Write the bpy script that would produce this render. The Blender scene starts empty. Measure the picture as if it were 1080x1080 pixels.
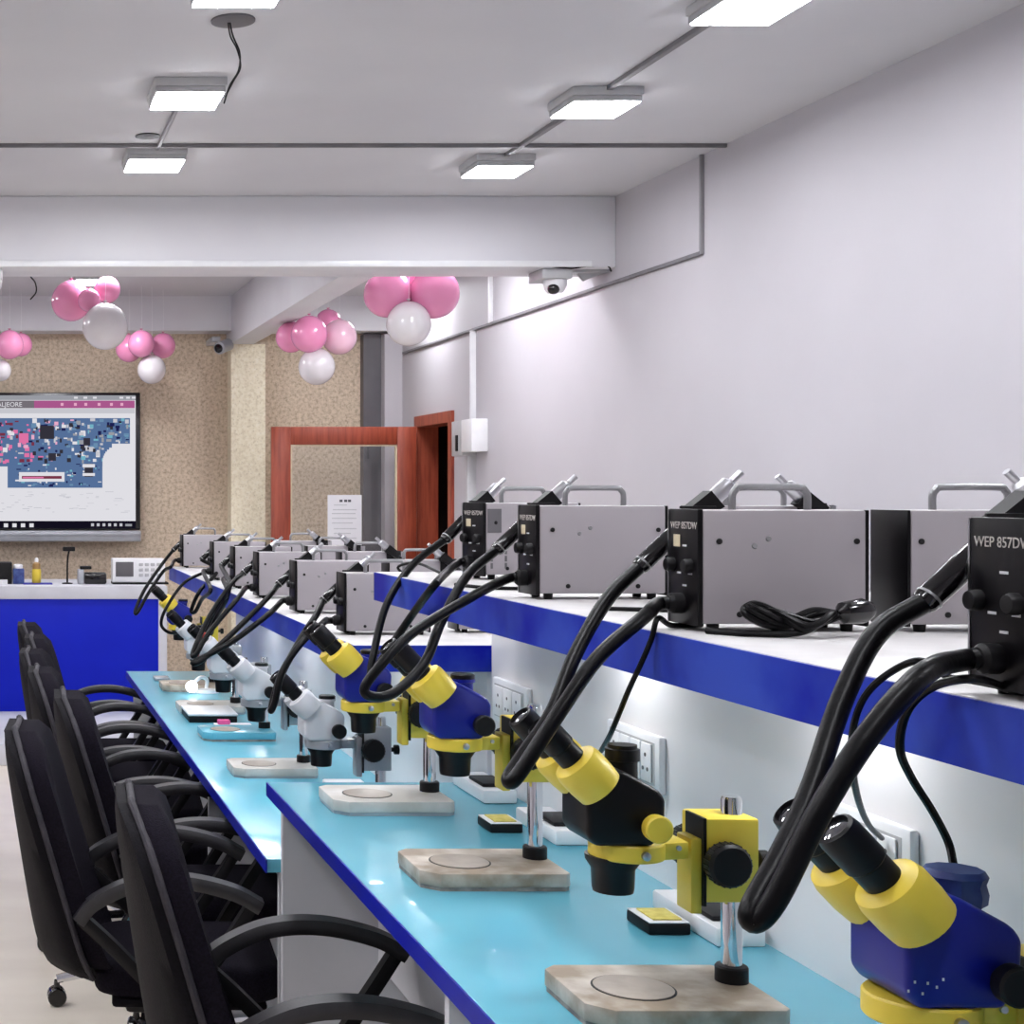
import bpy, bmesh, math, random
from mathutils import Vector, Matrix, Quaternion

S = bpy.context.scene
COL = S.collection
rnd = random.Random(7)
PI = math.pi

# ------------------------------------------------------------------ camera, world, exposure
EYE = 1.52                       # camera height above the floor
F = 1600.0                       # focal length in pixels of the 1080 px frame
CX, CY = -8.0, 518.0             # vanishing point of the bench lines
cam_d = bpy.data.cameras.new('camera')
cam = bpy.data.objects.new('camera', cam_d)
COL.objects.link(cam)
cam.location = (0, 0, EYE)
cam.rotation_euler = (PI / 2, 0, 0)
cam_d.sensor_fit = 'HORIZONTAL'
cam_d.sensor_width = 36.0
cam_d.lens = F / 1080 * 36.0
cam_d.shift_x = (540 - CX) / 1080
cam_d.shift_y = (CY - 540) / 1080
cam_d.clip_start = 0.05
S.camera = cam

world = bpy.data.worlds.new('world')
S.world = world
world.use_nodes = True
world.node_tree.nodes['Background'].inputs[0].default_value = (0.8, 0.85, 1, 1)
world.node_tree.nodes['Background'].inputs[1].default_value = 0.3

S.view_settings.view_transform = 'Standard'
S.view_settings.look = 'None'
S.view_settings.gamma = 1
S.view_settings.exposure = 0.0
S.view_settings.use_curve_mapping = False

PANEL_POWER = 75.0               # emission of the ceiling panels
PUCK_POWER = 68.0                # emission of the lamps under the shelf
S.cycles.max_bounces = 8
S.cycles.use_denoising = True
S.cycles.sample_clamp_indirect = 6.0


# ------------------------------------------------------------------ materials
def lin(c):
    c = c / 255.0
    return c / 12.92 if c <= 0.04045 else ((c + 0.055) / 1.055) ** 2.4


def rgb(t):
    return (lin(t[0]), lin(t[1]), lin(t[2]), 1)


def mat(name, color, rough=0.5, metal=0.0, vary=None, scale=8.0, bump=0.0, bscale=60.0, coat=0.0, spec=0.5, detail=4.0,
        stretch=None):
    m = bpy.data.materials.new(name)
    m.use_nodes = True
    nt = m.node_tree
    b = nt.nodes['Principled BSDF']
    b.inputs['Base Color'].default_value = rgb(color)
    b.inputs['Roughness'].default_value = rough
    b.inputs['Metallic'].default_value = metal
    b.inputs['Coat Weight'].default_value = coat
    b.inputs['Specular IOR Level'].default_value = spec
    tc = nt.nodes.new('ShaderNodeTexCoord')
    src = tc.outputs['Object']
    if stretch:
        mp = nt.nodes.new('ShaderNodeMapping')
        mp.inputs['Scale'].default_value = stretch
        nt.links.new(src, mp.inputs['Vector'])
        src = mp.outputs['Vector']
    if vary:
        n = nt.nodes.new('ShaderNodeTexNoise')
        n.inputs['Scale'].default_value = scale
        n.inputs['Detail'].default_value = detail
        nt.links.new(src, n.inputs['Vector'])
        r = nt.nodes.new('ShaderNodeValToRGB')
        r.color_ramp.elements[0].position = 0.36
        r.color_ramp.elements[1].position = 0.64
        r.color_ramp.elements[0].color = rgb(color)
        r.color_ramp.elements[1].color = rgb(vary)
        nt.links.new(n.outputs['Fac'], r.inputs['Fac'])
        nt.links.new(r.outputs['Color'], b.inputs['Base Color'])
    if bump:
        n2 = nt.nodes.new('ShaderNodeTexNoise')
        n2.inputs['Scale'].default_value = bscale
        nt.links.new(src, n2.inputs['Vector'])
        bp = nt.nodes.new('ShaderNodeBump')
        bp.inputs['Strength'].default_value = bump
        bp.inputs['Distance'].default_value = 0.004
        nt.links.new(n2.outputs['Fac'], bp.inputs['Height'])
        nt.links.new(bp.outputs['Normal'], b.inputs['Normal'])
    return m


def emit(name, color, strength):
    m = bpy.data.materials.new(name)
    m.use_nodes = True
    nt = m.node_tree
    nt.nodes.remove(nt.nodes['Principled BSDF'])
    e = nt.nodes.new('ShaderNodeEmission')
    e.inputs['Color'].default_value = rgb(color)
    e.inputs['Strength'].default_value = strength
    nt.links.new(e.outputs[0], nt.nodes['Material Output'].inputs[0])
    return m


def glass(name, tint=(245, 248, 248), gloss=0.08):
    m = bpy.data.materials.new(name)
    m.use_nodes = True
    nt = m.node_tree
    nt.nodes.remove(nt.nodes['Principled BSDF'])
    t = nt.nodes.new('ShaderNodeBsdfTransparent')
    t.inputs[0].default_value = rgb(tint)
    g = nt.nodes.new('ShaderNodeBsdfGlossy')
    g.inputs['Roughness'].default_value = 0.03
    mx = nt.nodes.new('ShaderNodeMixShader')
    mx.inputs[0].default_value = gloss
    nt.links.new(t.outputs[0], mx.inputs[1])
    nt.links.new(g.outputs[0], mx.inputs[2])
    nt.links.new(mx.outputs[0], nt.nodes['Material Output'].inputs[0])
    return m


def stone_paper(name, base, light, dark, scale=26):
    """speckled gold and brown wall covering"""
    m = bpy.data.materials.new(name)
    m.use_nodes = True
    nt = m.node_tree
    b = nt.nodes['Principled BSDF']
    b.inputs['Roughness'].default_value = 0.55
    tc = nt.nodes.new('ShaderNodeTexCoord')
    n = nt.nodes.new('ShaderNodeTexNoise')
    n.inputs['Scale'].default_value = scale
    n.inputs['Detail'].default_value = 6
    n.inputs['Roughness'].default_value = 0.7
    nt.links.new(tc.outputs['Object'], n.inputs['Vector'])
    r = nt.nodes.new('ShaderNodeValToRGB')
    e = r.color_ramp.elements
    e[0].position, e[0].color = 0.36, rgb(dark)
    e[1].position, e[1].color = 0.64, rgb(light)
    k = e.new(0.5)
    k.color = rgb(base)
    nt.links.new(n.outputs['Fac'], r.inputs['Fac'])
    v = nt.nodes.new('ShaderNodeTexVoronoi')
    v.inputs['Scale'].default_value = scale * 1.1
    nt.links.new(tc.outputs['Object'], v.inputs['Vector'])
    r2 = nt.nodes.new('ShaderNodeValToRGB')
    r2.color_ramp.elements[0].position, r2.color_ramp.elements[0].color = 0.12, (0.55, 0.5, 0.42, 1)
    r2.color_ramp.elements[1].position, r2.color_ramp.elements[1].color = 0.3, (1, 1, 1, 1)
    nt.links.new(v.outputs['Distance'], r2.inputs['Fac'])
    mx = nt.nodes.new('ShaderNodeMixRGB')
    mx.blend_type = 'MULTIPLY'
    mx.inputs[0].default_value = 0.4
    nt.links.new(r.outputs['Color'], mx.inputs[1])
    nt.links.new(r2.outputs['Color'], mx.inputs[2])
    nt.links.new(mx.outputs[0], b.inputs['Base Color'])
    return m


M = {
    'wall': mat('painted_wall', (184, 180, 185), 0.6, vary=(189, 185, 190), scale=1.3, bump=0.05, bscale=40),
    'ceiling': mat('ceiling_paint', (205, 204, 208), 0.8, vary=(199, 198, 203), scale=1.0, bump=0.06, bscale=30),
    'beam': mat('beam_paint', (224, 223, 227), 0.7, vary=(219, 217, 222), scale=2),
    'floor': mat('polished_floor', (232, 222, 208), 0.28, vary=(222, 211, 197), scale=1.4, stretch=(1, 3, 1)),
    'paper': stone_paper('speckled_wallpaper', (206, 187, 163), (222, 205, 182), (172, 153, 130), 40),
    'paper_cream': stone_paper('cream_wallpaper', (244, 234, 206), (250, 242, 220), (226, 214, 184), 40),
    'slate': mat('dark_grey_cladding', (98, 95, 99), 0.5, vary=(86, 84, 88), scale=4),
    'wood': mat('reddish_wood', (160, 74, 50), 0.4, vary=(132, 54, 36), scale=7, stretch=(6, 6, 0.6)),
    'glass': glass('clear_glass', (252, 253, 253), 0.05),
    'turquoise': mat('turquoise_laminate', (94, 175, 198), 0.24, vary=(102, 180, 201), scale=3, coat=0.1),
    'edge_blue': mat('blue_edge_band', (8, 22, 150), 0.4, vary=(14, 30, 158), scale=12, spec=0.25),
    'fascia': mat('scuffed_blue_laminate', (4, 18, 152), 0.35, vary=(52, 76, 178), scale=6, detail=12, spec=0.12),
    'counter_blue': mat('counter_blue', (5, 26, 176), 0.45, vary=(7, 30, 182), scale=4, spec=0.2),
    'laminate_grey': mat('grey_board', (204, 204, 210), 0.5, vary=(196, 196, 202), scale=5),
    'panel_white': mat('white_board', (232, 229, 230), 0.35, vary=(226, 224, 226), scale=3),
    'shelf_white': mat('worn_white_shelf', (208, 205, 205), 0.4, vary=(190, 187, 186), scale=9, detail=8),
    'case_grey': mat('grey_enamel', (158, 152, 156), 0.4, vary=(152, 146, 151), scale=5),
    'black_panel': mat('black_panel', (8, 6, 9), 0.35, vary=(12, 10, 13), scale=20, spec=0.2),
    'rubber': mat('black_rubber', (5, 4, 6), 0.36, vary=(8, 7, 9), scale=30, bump=0.1, bscale=150, spec=0.16),
    'gloss_black': mat('glossy_black', (8, 6, 9), 0.15, vary=(12, 10, 13), scale=10, coat=0.4, spec=0.4),
    'matte_black': mat('matte_black', (10, 8, 11), 0.5, vary=(15, 13, 16), scale=30, spec=0.25),
    'steel': mat('brushed_steel', (196, 196, 200), 0.28, 1.0, vary=(170, 170, 176), scale=14),
    'chrome': mat('chrome', (225, 226, 230), 0.07, 1.0, vary=(216, 218, 224), scale=6),
    'handle_grey': mat('handle_grey', (150, 150, 152), 0.35, 0.6, vary=(138, 138, 140), scale=20),
    'yellow': mat('yellow_enamel', (230, 204, 70), 0.4, vary=(222, 194, 62), scale=10),
    'scope_blue': mat('navy_enamel', (14, 22, 122), 0.35, vary=(18, 28, 134), scale=8, spec=0.35),
    'scope_black': mat('black_enamel', (7, 6, 9), 0.4, vary=(11, 9, 13), scale=10, spec=0.25),
    'scope_white': mat('white_enamel', (224, 224, 228), 0.35, vary=(214, 214, 219), scale=10),
    'scope_grey': mat('silver_enamel', (172, 174, 180), 0.35, 0.3, vary=(160, 162, 168), scale=10),
    'base_worn': mat('worn_beige_base', (206, 197, 186), 0.5, vary=(150, 134, 116), scale=16, detail=10, bump=0.2, bscale=40),
    'base_white': mat('white_base', (216, 213, 210), 0.45, vary=(188, 182, 174), scale=11, detail=9),
    'base_side': mat('base_side', (168, 160, 152), 0.55, vary=(112, 104, 100), scale=28, detail=8),
    'stage': mat('stage_plate', (146, 132, 120), 0.4, vary=(168, 155, 142), scale=20),
    'lens': mat('lens_glass', (60, 60, 66), 0.05, 0.6, vary=(80, 80, 86), scale=40, coat=1),
    'fabric': mat('black_chair_fabric', (15, 12, 19), 0.95, vary=(24, 20, 30), scale=220, bump=0.5, bscale=400, spec=0.1),
    'shell': mat('black_chair_shell', (9, 7, 11), 0.75, vary=(15, 12, 18), scale=160, bump=0.3, bscale=300, spec=0.12),
    'piping': mat('grey_piping', (52, 49, 55), 0.7, vary=(40, 38, 44), scale=40, spec=0.3),
    'arm': mat('dark_grey_plastic', (26, 24, 28), 0.45, vary=(34, 32, 36), scale=30, bump=0.1, bscale=300, spec=0.6),
    'white_plastic': mat('white_plastic', (236, 236, 238), 0.3, vary=(230, 230, 233), scale=12),
    'grey_plastic': mat('grey_plastic', (186, 186, 188), 0.4, vary=(176, 176, 179), scale=12),
    'conduit': mat('grey_conduit', (150, 148, 152), 0.55, vary=(138, 136, 140), scale=8),
    'conduit_dark': mat('dusty_conduit', (122, 119, 123), 0.6, vary=(108, 105, 109), scale=8),
    'pink': mat('pink_latex', (238, 142, 186), 0.22, vary=(242, 152, 194), scale=5, coat=0.4),
    'pale_pink': mat('pale_pink_latex', (246, 196, 216), 0.22, vary=(248, 204, 222), scale=5, coat=0.4),
    'pearl': mat('pearl_latex', (222, 216, 219), 0.22, vary=(230, 225, 228), scale=6, coat=0.5),
    'paper_sheet': mat('paper_sheet', (232, 232, 236), 0.7, vary=(228, 228, 233), scale=10),
    'ink': mat('grey_ink', (198, 199, 204), 0.7, vary=(206, 207, 211), scale=60),
    'ink_dark': mat('dark_ink', (70, 70, 80), 0.7, vary=(84, 84, 92), scale=60),
    'print_grey': mat('panel_print', (186, 180, 176), 0.5, vary=(170, 165, 162), scale=60),
    'print_amber': mat('panel_print_amber', (208, 172, 140), 0.5, vary=(196, 160, 130), scale=60),
    'sticker': mat('cream_sticker', (216, 204, 176), 0.6, vary=(206, 192, 160), scale=60),
    'sponge': mat('yellow_sponge', (226, 212, 120), 0.9, vary=(206, 190, 96), scale=60, bump=0.4),
    'navy_cloth': mat('dark_blue_cover', (26, 40, 112), 0.5, vary=(60, 84, 140), scale=26, detail=6),
    'red': mat('red_plastic', (186, 52, 40), 0.5, vary=(170, 44, 34), scale=20),
    'hot_pink': mat('pink_label', (232, 92, 160), 0.5, vary=(222, 84, 150), scale=20),
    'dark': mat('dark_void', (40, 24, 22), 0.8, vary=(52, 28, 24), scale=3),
    'screen_dark': mat('screen_bezel', (16, 14, 20), 0.25, vary=(20, 18, 24), scale=10),
    'tan_brown': mat('brown_liquid', (168, 132, 84), 0.3, vary=(150, 116, 70), scale=20),
    'panel_light': emit('panel_light', (248, 250, 255), PANEL_POWER),
    'puck_light': emit('puck_light', (250, 252, 255), PUCK_POWER),
    'lamp_bulb': emit('lamp_bulb', (250, 252, 255), 12),
}
# what the display shows is light it gives off
SCR = {k: emit('screen_' + k, c, s) for k, c, s in (
    ('white', (228, 227, 233), 0.95), ('grey', (160, 162, 170), 0.9), ('pinkbar', (176, 92, 146), 0.9), ('board', (92, 120, 164), 0.85),
    ('steelblue', (110, 146, 180), 0.9), ('navy', (36, 40, 96), 0.7), ('chip', (62, 60, 72), 0.7), ('rose', (232, 120, 172), 0.9),
    ('palerose', (240, 178, 208), 0.9), ('maroon', (140, 60, 84), 0.7), ('cyan', (120, 184, 204), 0.9), ('taskbar', (30, 26, 44), 0.5),
    ('pale', (206, 206, 214), 0.9), ('toolbar', (128, 122, 130), 0.8))}


# ------------------------------------------------------------------ mesh helpers
def obj(name, bm, m, parent=None, smooth=True, angle=35):
    me = bpy.data.meshes.new(name)
    bmesh.ops.recalc_face_normals(bm, faces=bm.faces[:])
    bm.to_mesh(me)
    bm.free()
    for k in (m if isinstance(m, (list, tuple)) else [m]):
        me.materials.append(M[k] if isinstance(k, str) else k)
    if smooth:
        for p in me.polygons:
            p.use_smooth = True
        me.set_sharp_from_angle(angle=math.radians(angle))
    o = bpy.data.objects.new(name, me)
    COL.objects.link(o)
    if parent:
        o.parent = parent
    return o


def thing(name, label, cat, loc=(0, 0, 0), rz=0.0, group=None):
    o = bpy.data.objects.new(name, None)
    o.empty_display_size = 0.05
    COL.objects.link(o)
    o.location = loc
    o.rotation_euler = (0, 0, rz)
    o['label'], o['category'] = label, cat
    if group:
        o['group'] = group
    return o


def tag(o, label, cat, group=None):
    o['label'], o['category'] = label, cat
    if group:
        o['group'] = group
    return o


def struct(o, label=None):
    o['kind'] = 'structure'
    if label:
        o['label'] = label
    return o


def NB():
    return bmesh.new()


def box(bm, x0, x1, y0, y1, z0, z1, bev=0.0, seg=2, mi=0):
    v = [bm.verts.new(p) for p in ((x0, y0, z0), (x1, y0, z0), (x1, y1, z0), (x0, y1, z0),
                                   (x0, y0, z1), (x1, y0, z1), (x1, y1, z1), (x0, y1, z1))]
    fs = [bm.faces.new([v[i] for i in q]) for q in ((0, 3, 2, 1), (4, 5, 6, 7), (0, 1, 5, 4), (1, 2, 6, 5), (2, 3, 7, 6), (3, 0, 4, 7))]
    for f in fs:
        f.material_index = mi
    if bev:
        es = list({e for f in fs for e in f.edges})
        bmesh.ops.bevel(bm, geom=es, offset=bev, segments=seg, profile=0.5, affect='EDGES')
    return bm


def prism(bm, pts, a0, a1, axis='y', bev=0.0, seg=2, mi=0):
    """polygon in the plane across the axis, extruded along it"""
    def P(p, t):
        return {'y': (p[0], t, p[1]), 'x': (t, p[0], p[1]), 'z': (p[0], p[1], t)}[axis]
    lo = [bm.verts.new(P(p, a0)) for p in pts]
    hi = [bm.verts.new(P(p, a1)) for p in pts]
    n = len(pts)
    fs = [bm.faces.new(lo[::-1]), bm.faces.new(hi)]
    for i in range(n):
        fs.append(bm.faces.new((lo[i], lo[(i + 1) % n], hi[(i + 1) % n], hi[i])))
    for f in fs:
        f.material_index = mi
    if bev:
        es = list({e for f in fs for e in f.edges})
        bmesh.ops.bevel(bm, geom=es, offset=bev, segments=seg, profile=0.5, affect='EDGES')
    return bm


def frame_of(d):
    d = Vector(d).normalized()
    up = Vector((0, 0, 1)) if abs(d.z) < 0.95 else Vector((1, 0, 0))
    a = d.cross(up).normalized()
    return d, a, d.cross(a).normalized()


def lathe(bm, origin, axis, prof, n=24, mi=0):
    """profile of (radius, distance along axis)"""
    d, a, b = frame_of(axis)
    o = Vector(origin)
    rings = []
    for r, t in prof:
        r = max(r, 1e-5)
        rings.append([bm.verts.new(o + d * t + (a * math.cos(2 * PI * i / n) + b * math.sin(2 * PI * i / n)) * r) for i in range(n)])
    for k in range(len(rings) - 1):
        for i in range(n):
            bm.faces.new((rings[k][i], rings[k][(i + 1) % n], rings[k + 1][(i + 1) % n], rings[k + 1][i])).material_index = mi
    bm.faces.new(rings[0][::-1]).material_index = mi
    bm.faces.new(rings[-1]).material_index = mi
    return bm


def catmull(pts, sub=8):
    P = [Vector(p) for p in pts]
    if len(P) < 3:
        return P
    P = [P[0] * 2 - P[1]] + P + [P[-1] * 2 - P[-2]]
    out = []
    for i in range(1, len(P) - 2):
        p0, p1, p2, p3 = P[i - 1:i + 3]
        for s in range(sub):
            t = s / sub
            out.append(0.5 * ((2 * p1) + (p2 - p0) * t + (2 * p0 - 5 * p1 + 4 * p2 - p3) * t * t + (3 * p1 - p0 - 3 * p2 + p3) * t ** 3))
    out.append(P[-2])
    return out


def tube(bm, pts, r, n=10, sub=8, smooth=True, flat=1.0, mi=0):
    P = catmull(pts, sub) if smooth else [Vector(p) for p in pts]
    rr = r if callable(r) else (lambda t: r)
    d, a, b = frame_of(P[1] - P[0])
    rings = []
    for i, p in enumerate(P):
        t = (P[min(i + 1, len(P) - 1)] - P[max(i - 1, 0)])
        if t.length < 1e-9:
            t = d.copy()
        t.normalize()
        q = d.rotation_difference(t)
        a = q @ a
        b = q @ b
        d = t
        k = rr(i / (len(P) - 1))
        rings.append([bm.verts.new(p + (a * math.cos(2 * PI * j / n) + b * math.sin(2 * PI * j / n) * flat) * k) for j in range(n)])
    for k in range(len(rings) - 1):
        for j in range(n):
            bm.faces.new((rings[k][j], rings[k][(j + 1) % n], rings[k + 1][(j + 1) % n], rings[k + 1][j])).material_index = mi
    bm.faces.new(rings[0][::-1]).material_index = mi
    bm.faces.new(rings[-1]).material_index = mi
    return bm


def strip(bm, pts, w, t, up=(0, 1, 0), sub=8):
    """flat band: width w along `up`, thickness t across"""
    P = catmull(pts, sub)
    u = Vector(up).normalized()
    rings = []
    for i, p in enumerate(P):
        d = (P[min(i + 1, len(P) - 1)] - P[max(i - 1, 0)]).normalized()
        nrm = d.cross(u).normalized()
        ww, tt = w / 2, t / 2
        c = 0.35
        rings.append([bm.verts.new(p + u * a + nrm * b) for a, b in (
            (-ww, -tt * c), (-ww * .85, -tt), (ww * .85, -tt), (ww, -tt * c), (ww, tt * c), (ww * .85, tt), (-ww * .85, tt), (-ww, tt * c))])
    for k in range(len(rings) - 1):
        for j in range(8):
            bm.faces.new((rings[k][j], rings[k][(j + 1) % 8], rings[k + 1][(j + 1) % 8], rings[k + 1][j]))
    bm.faces.new(rings[0][::-1])
    bm.faces.new(rings[-1])
    return bm


def text_bm(s, size, depth=0.0004):
    cu = bpy.data.curves.new('lettering', 'FONT')
    cu.body, cu.size, cu.extrude, cu.resolution_u = s, size, depth, 3
    t = bpy.data.objects.new('lettering', cu)
    COL.objects.link(t)
    bpy.context.view_layer.update()
    me = bpy.data.meshes.new_from_object(t.evaluated_get(bpy.context.evaluated_depsgraph_get()))
    bm = bmesh.new()
    bm.from_mesh(me)
    bpy.data.objects.remove(t)
    bpy.data.curves.remove(cu)
    bpy.data.meshes.remove(me)
    return bm


def kids(o):
    return [c for c in bpy.data.objects if c.parent is o]


def dup(root, loc, rz, label, group=None):
    r = root.copy()
    COL.objects.link(r)
    r.location, r.rotation_euler = loc, (0, 0, rz)
    r['label'] = label
    if group:
        r['group'] = group
    for ch in kids(root):
        c = ch.copy()
        COL.objects.link(c)
        c.parent = r
        for g in kids(ch):
            d = g.copy()
            COL.objects.link(d)
            d.parent = c
    return r


def at(px, py, Y):
    """the point of the room seen at that place of the photograph, at distance Y"""
    return Vector(((px - CX) * Y / F, Y, EYE - (py - CY) * Y / F))


# ------------------------------------------------------------------ setting
XR, XL, YB, YF, ZC = 3.0, -3.4, 11.3, -1.6, EYE + 1.42
struct(obj('floor', box(NB(), XL - .2, XR + 1.4, YF - .2, YB + .2, -0.1, 0), 'floor', smooth=False))
struct(obj('ceiling', box(NB(), XL - .2, XR + 1.4, YF - .2, YB + .2, ZC, ZC + .1), 'ceiling', smooth=False))
DY0, DY1, DZ = 9.86, 10.72, EYE + .52
bm = NB()
box(bm, XR, XR + .12, YF, DY0, 0, ZC)
box(bm, XR, XR + .12, DY1, YB, 0, ZC)
box(bm, XR, XR + .12, DY0, DY1, DZ, ZC)
struct(obj('wall_right', bm, 'wall', smooth=False))
struct(obj('wall_back', box(NB(), XL, XR + .12, YB, YB + .12, 0, ZC), 'paper', smooth=False))
struct(obj('wall_left', box(NB(), XL - .12, XL, YF, YB, 0, ZC), 'wall', smooth=False))
struct(obj('wall_front', box(NB(), XL, XR + .12, YF - .12, YF, 0, ZC), 'wall', smooth=False))
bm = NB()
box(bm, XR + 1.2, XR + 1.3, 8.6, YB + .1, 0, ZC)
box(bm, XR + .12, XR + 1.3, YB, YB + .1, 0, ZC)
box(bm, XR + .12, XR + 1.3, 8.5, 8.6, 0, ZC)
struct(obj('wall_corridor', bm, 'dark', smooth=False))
# beams and pilasters
ZB = EYE + 1.077
struct(obj('trim_1', box(NB(), XL, XR, 7.3, 7.62, ZB, ZC, .006), 'beam'), 'white ceiling beam across the room')
struct(obj('trim_2', box(NB(), 1.74, 1.92, 7.62, YB, ZB, ZC, .006), 'beam'), 'white beam running to the back wall')
struct(obj('trim_3', box(NB(), 1.75, 2.0, 11.12, YB, 0, ZB), 'paper_cream', smooth=False), 'cream pilaster on the back wall')
struct(obj('trim_4', box(NB(), 2.74, 2.87, 11.2, YB, 0, EYE + 1.16), 'slate', smooth=False), 'dark grey strip of the back wall')
struct(obj('trim_5', box(NB(), 2.87, XR, 11.1, YB, 0, EYE + 1.15), 'wall', smooth=False), 'white pilaster in the back corner')
bm = NB()
box(bm, XL, 1.74, 11.05, YB, EYE + 1.17, ZC)
box(bm, 1.92, XR, 11.05, YB, EYE + 1.17, ZC)
struct(obj('trim_6', bm, 'beam', smooth=False), 'white beam along the top of the back wall')
bm = NB()
box(bm, XR - .02, XR + .13, DY0 - .005, DY0 + .07, 0, DZ + .005)
box(bm, XR - .02, XR + .13, DY1 - .07, DY1 + .005, 0, DZ + .005)
box(bm, XR - .02, XR + .13, DY0 + .07, DY1 - .07, DZ - .07, DZ + .005)
struct(obj('trim_7', bm, 'wood', smooth=False), 'reddish wood door frame in the right wall')
# open door leaf
door = bpy.data.objects.new('door_1', None)
COL.objects.link(door)
door.location = (0, 10.62, 0)
struct(door, 'open wood door leaf with a large glass pane')
x0, x1, zt = 1.95, 2.965, EYE + .45
bm = NB()
box(bm, x0, x0 + .135, -.02, .02, .01, zt, .004)
box(bm, x1 - .135, x1, -.02, .02, .01, zt, .004)
box(bm, x0 + .135, x1 - .135, -.02, .02, zt - .125, zt, .004)
box(bm, x0 + .135, x1 - .135, -.02, .02, .01, .25, .004)
obj('door_frame', bm, 'wood', door)
obj('glass_pane', box(NB(), x0 + .135, x1 - .135, -.004, .004, .25, zt - .125), 'glass', door, smooth=False)
bm = NB()
for a, b, c, d in ((x0 + .135, x0 + .147, .25, zt - .125), (x1 - .147, x1 - .135, .25, zt - .125), (x0 + .147, x1 - .147, zt - .137, zt - .125)):
    box(bm, a, b, -.012, .012, c, d)
obj('glazing_bead', bm, 'sticker', door, smooth=False)
bm = NB()
lathe(bm, (x0 + .07, -.02, 1.0), (0, -1, 0), ((.02, 0), (.02, .008), (.008, .01), (.008, .045)))
tube(bm, [(x0 + .07, -.06, 1.0), (x0 + .12, -.06, 1.0), (x0 + .17, -.055, 1.0)], .008)
obj('door_handle', bm, 'steel', door)

# ------------------------------------------------------------------ ceiling lights
def light_panel(x, y, label, group='square ceiling light panels'):
    t = thing('ceiling_light', label, 'light', (x, y, ZC), 0, group)
    h = .055
    bm = NB()
    box(bm, -.125, .125, -.125, .125, -.03, 0, .004)
    box(bm, -.12, .12, -.12, .12, -h + .004, -.03, .003)
    obj('light_housing', bm, 'grey_plastic', t)
    obj('diffuser', box(NB(), -.114, .114, -.13 + .016, .13 - .016, -h, -h + .003), 'panel_light', t, smooth=False)
    return t


for x, y, lb in ((2.16, 4.33, 'large white square ceiling light at the top edge, nearest of the right row'),
                 (2.16, 5.44, 'white square ceiling light second in the right row, between two lengths of conduit'),
                 (2.16, 6.50, 'white square ceiling light at the far end of the right row, before the beam'),
                 (.68, 4.17, 'white square ceiling light cut off by the top edge, beside the ceiling hole'),
                 (.68, 5.32, 'white square ceiling light in the left row below the dangling wires'),
                 (.68, 6.38, 'white square ceiling light in the left row closest to the beam'),
                 (.66, 9.95, 'small distant ceiling light above the pink and white balloon bunch')):
    light_panel(x, y, lb)
for x, y in ((2.16, 3.2), (2.16, 2.1), (2.16, .9), (.68, 3.0), (.68, 1.8), (.68, .5), (-.9, 5.3), (-.9, 3.0), (-.9, .6),  # unseen panels added to brighten the floor, walls and back bay
             (-2.3, 4.2), (-2.3, 1.6), (-.9, 1.8), (-.9, 4.2), (-.9, 6.4), (-2.3, 3.0), (-2.3, 5.6), (2.5, 8.6), (.68, 8.72), (-.9, 9.9), (-.9, 8.72), (2.45, 7.95), (2.69, 10.2)):
    light_panel(x, y, 'white square ceiling light added out of sight to brighten the room', 'ceiling lights added out of sight')

# conduits
def rail(name, a, b, w, h, m, label, cat='conduit'):
    a, b = Vector(a), Vector(b)
    lo = [min(a[i], b[i]) for i in range(3)]
    hi = [max(a[i], b[i]) for i in range(3)]
    d = [hi[i] - lo[i] for i in range(3)]
    k = d.index(max(d))
    others = [i for i in range(3) if i != k]
    lo[others[0]] -= w / 2
    hi[others[0]] += w / 2
    lo[others[1]] -= h / 2
    hi[others[1]] += h / 2
    return tag(obj(name, box(NB(), lo[0], hi[0], lo[1], hi[1], lo[2], hi[2], .002), m), label, cat)


ZCD = ZC - .008
rail('conduit', (2.16, 4.46, ZCD), (2.16, 5.31, ZCD), .022, .016, 'conduit_dark', 'grey conduit on the ceiling between the nearest two right-hand lights')
rail('conduit', (2.16, 5.57, ZCD), (2.16, 6.37, ZCD), .022, .016, 'conduit_dark', 'grey conduit on the ceiling leading to the far right-hand light')
rail('conduit', (.68, 5.45, ZCD), (.68, 6.25, ZCD), .014, .016, 'conduit', 'pale conduit on the ceiling between the two left-hand lights')
rail('conduit', (XL, 6.20, ZCD), (XR, 6.20, ZCD), .014, .016, 'conduit_dark', 'thin grey conduit crossing the whole ceiling in front of the beam')
rail('conduit', (XR - .008, 6.40, ZC - .42), (XR - .008, 6.40, ZC), .016, .016, 'conduit', 'short upright conduit on the right wall by the ceiling corner')
rail('conduit', (XR - .008, 6.40, EYE + 1.005), (XR - .008, 11.05, EYE + 1.005), .018, .016, 'conduit_dark', 'long dark conduit running along the right wall to the back corner')
rail('conduit', (XL, 7.292, ZB + .016), (XR - .12, 7.292, ZB + .016), .014, .03, 'white_plastic', 'white cable duct along the lower edge of the ceiling beam')
rail('conduit', (XR - .01, 9.1, EYE + 1.01), (XR - .01, 9.1, ZC), .03, .02, 'white_plastic', 'white upright duct above the long wall conduit')
rail('conduit', (XR - .01, 9.42, EYE + .44), (XR - .01, 9.42, EYE + .995), .05, .02, 'white_plastic', 'white duct dropping from wall conduit to the switch box')
rail('conduit', (XR - .01, 9.42, .2), (XR - .01, 9.42, EYE + .22), .09, .03, 'grey_plastic', 'grey duct running down the wall below the switch box')
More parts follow.
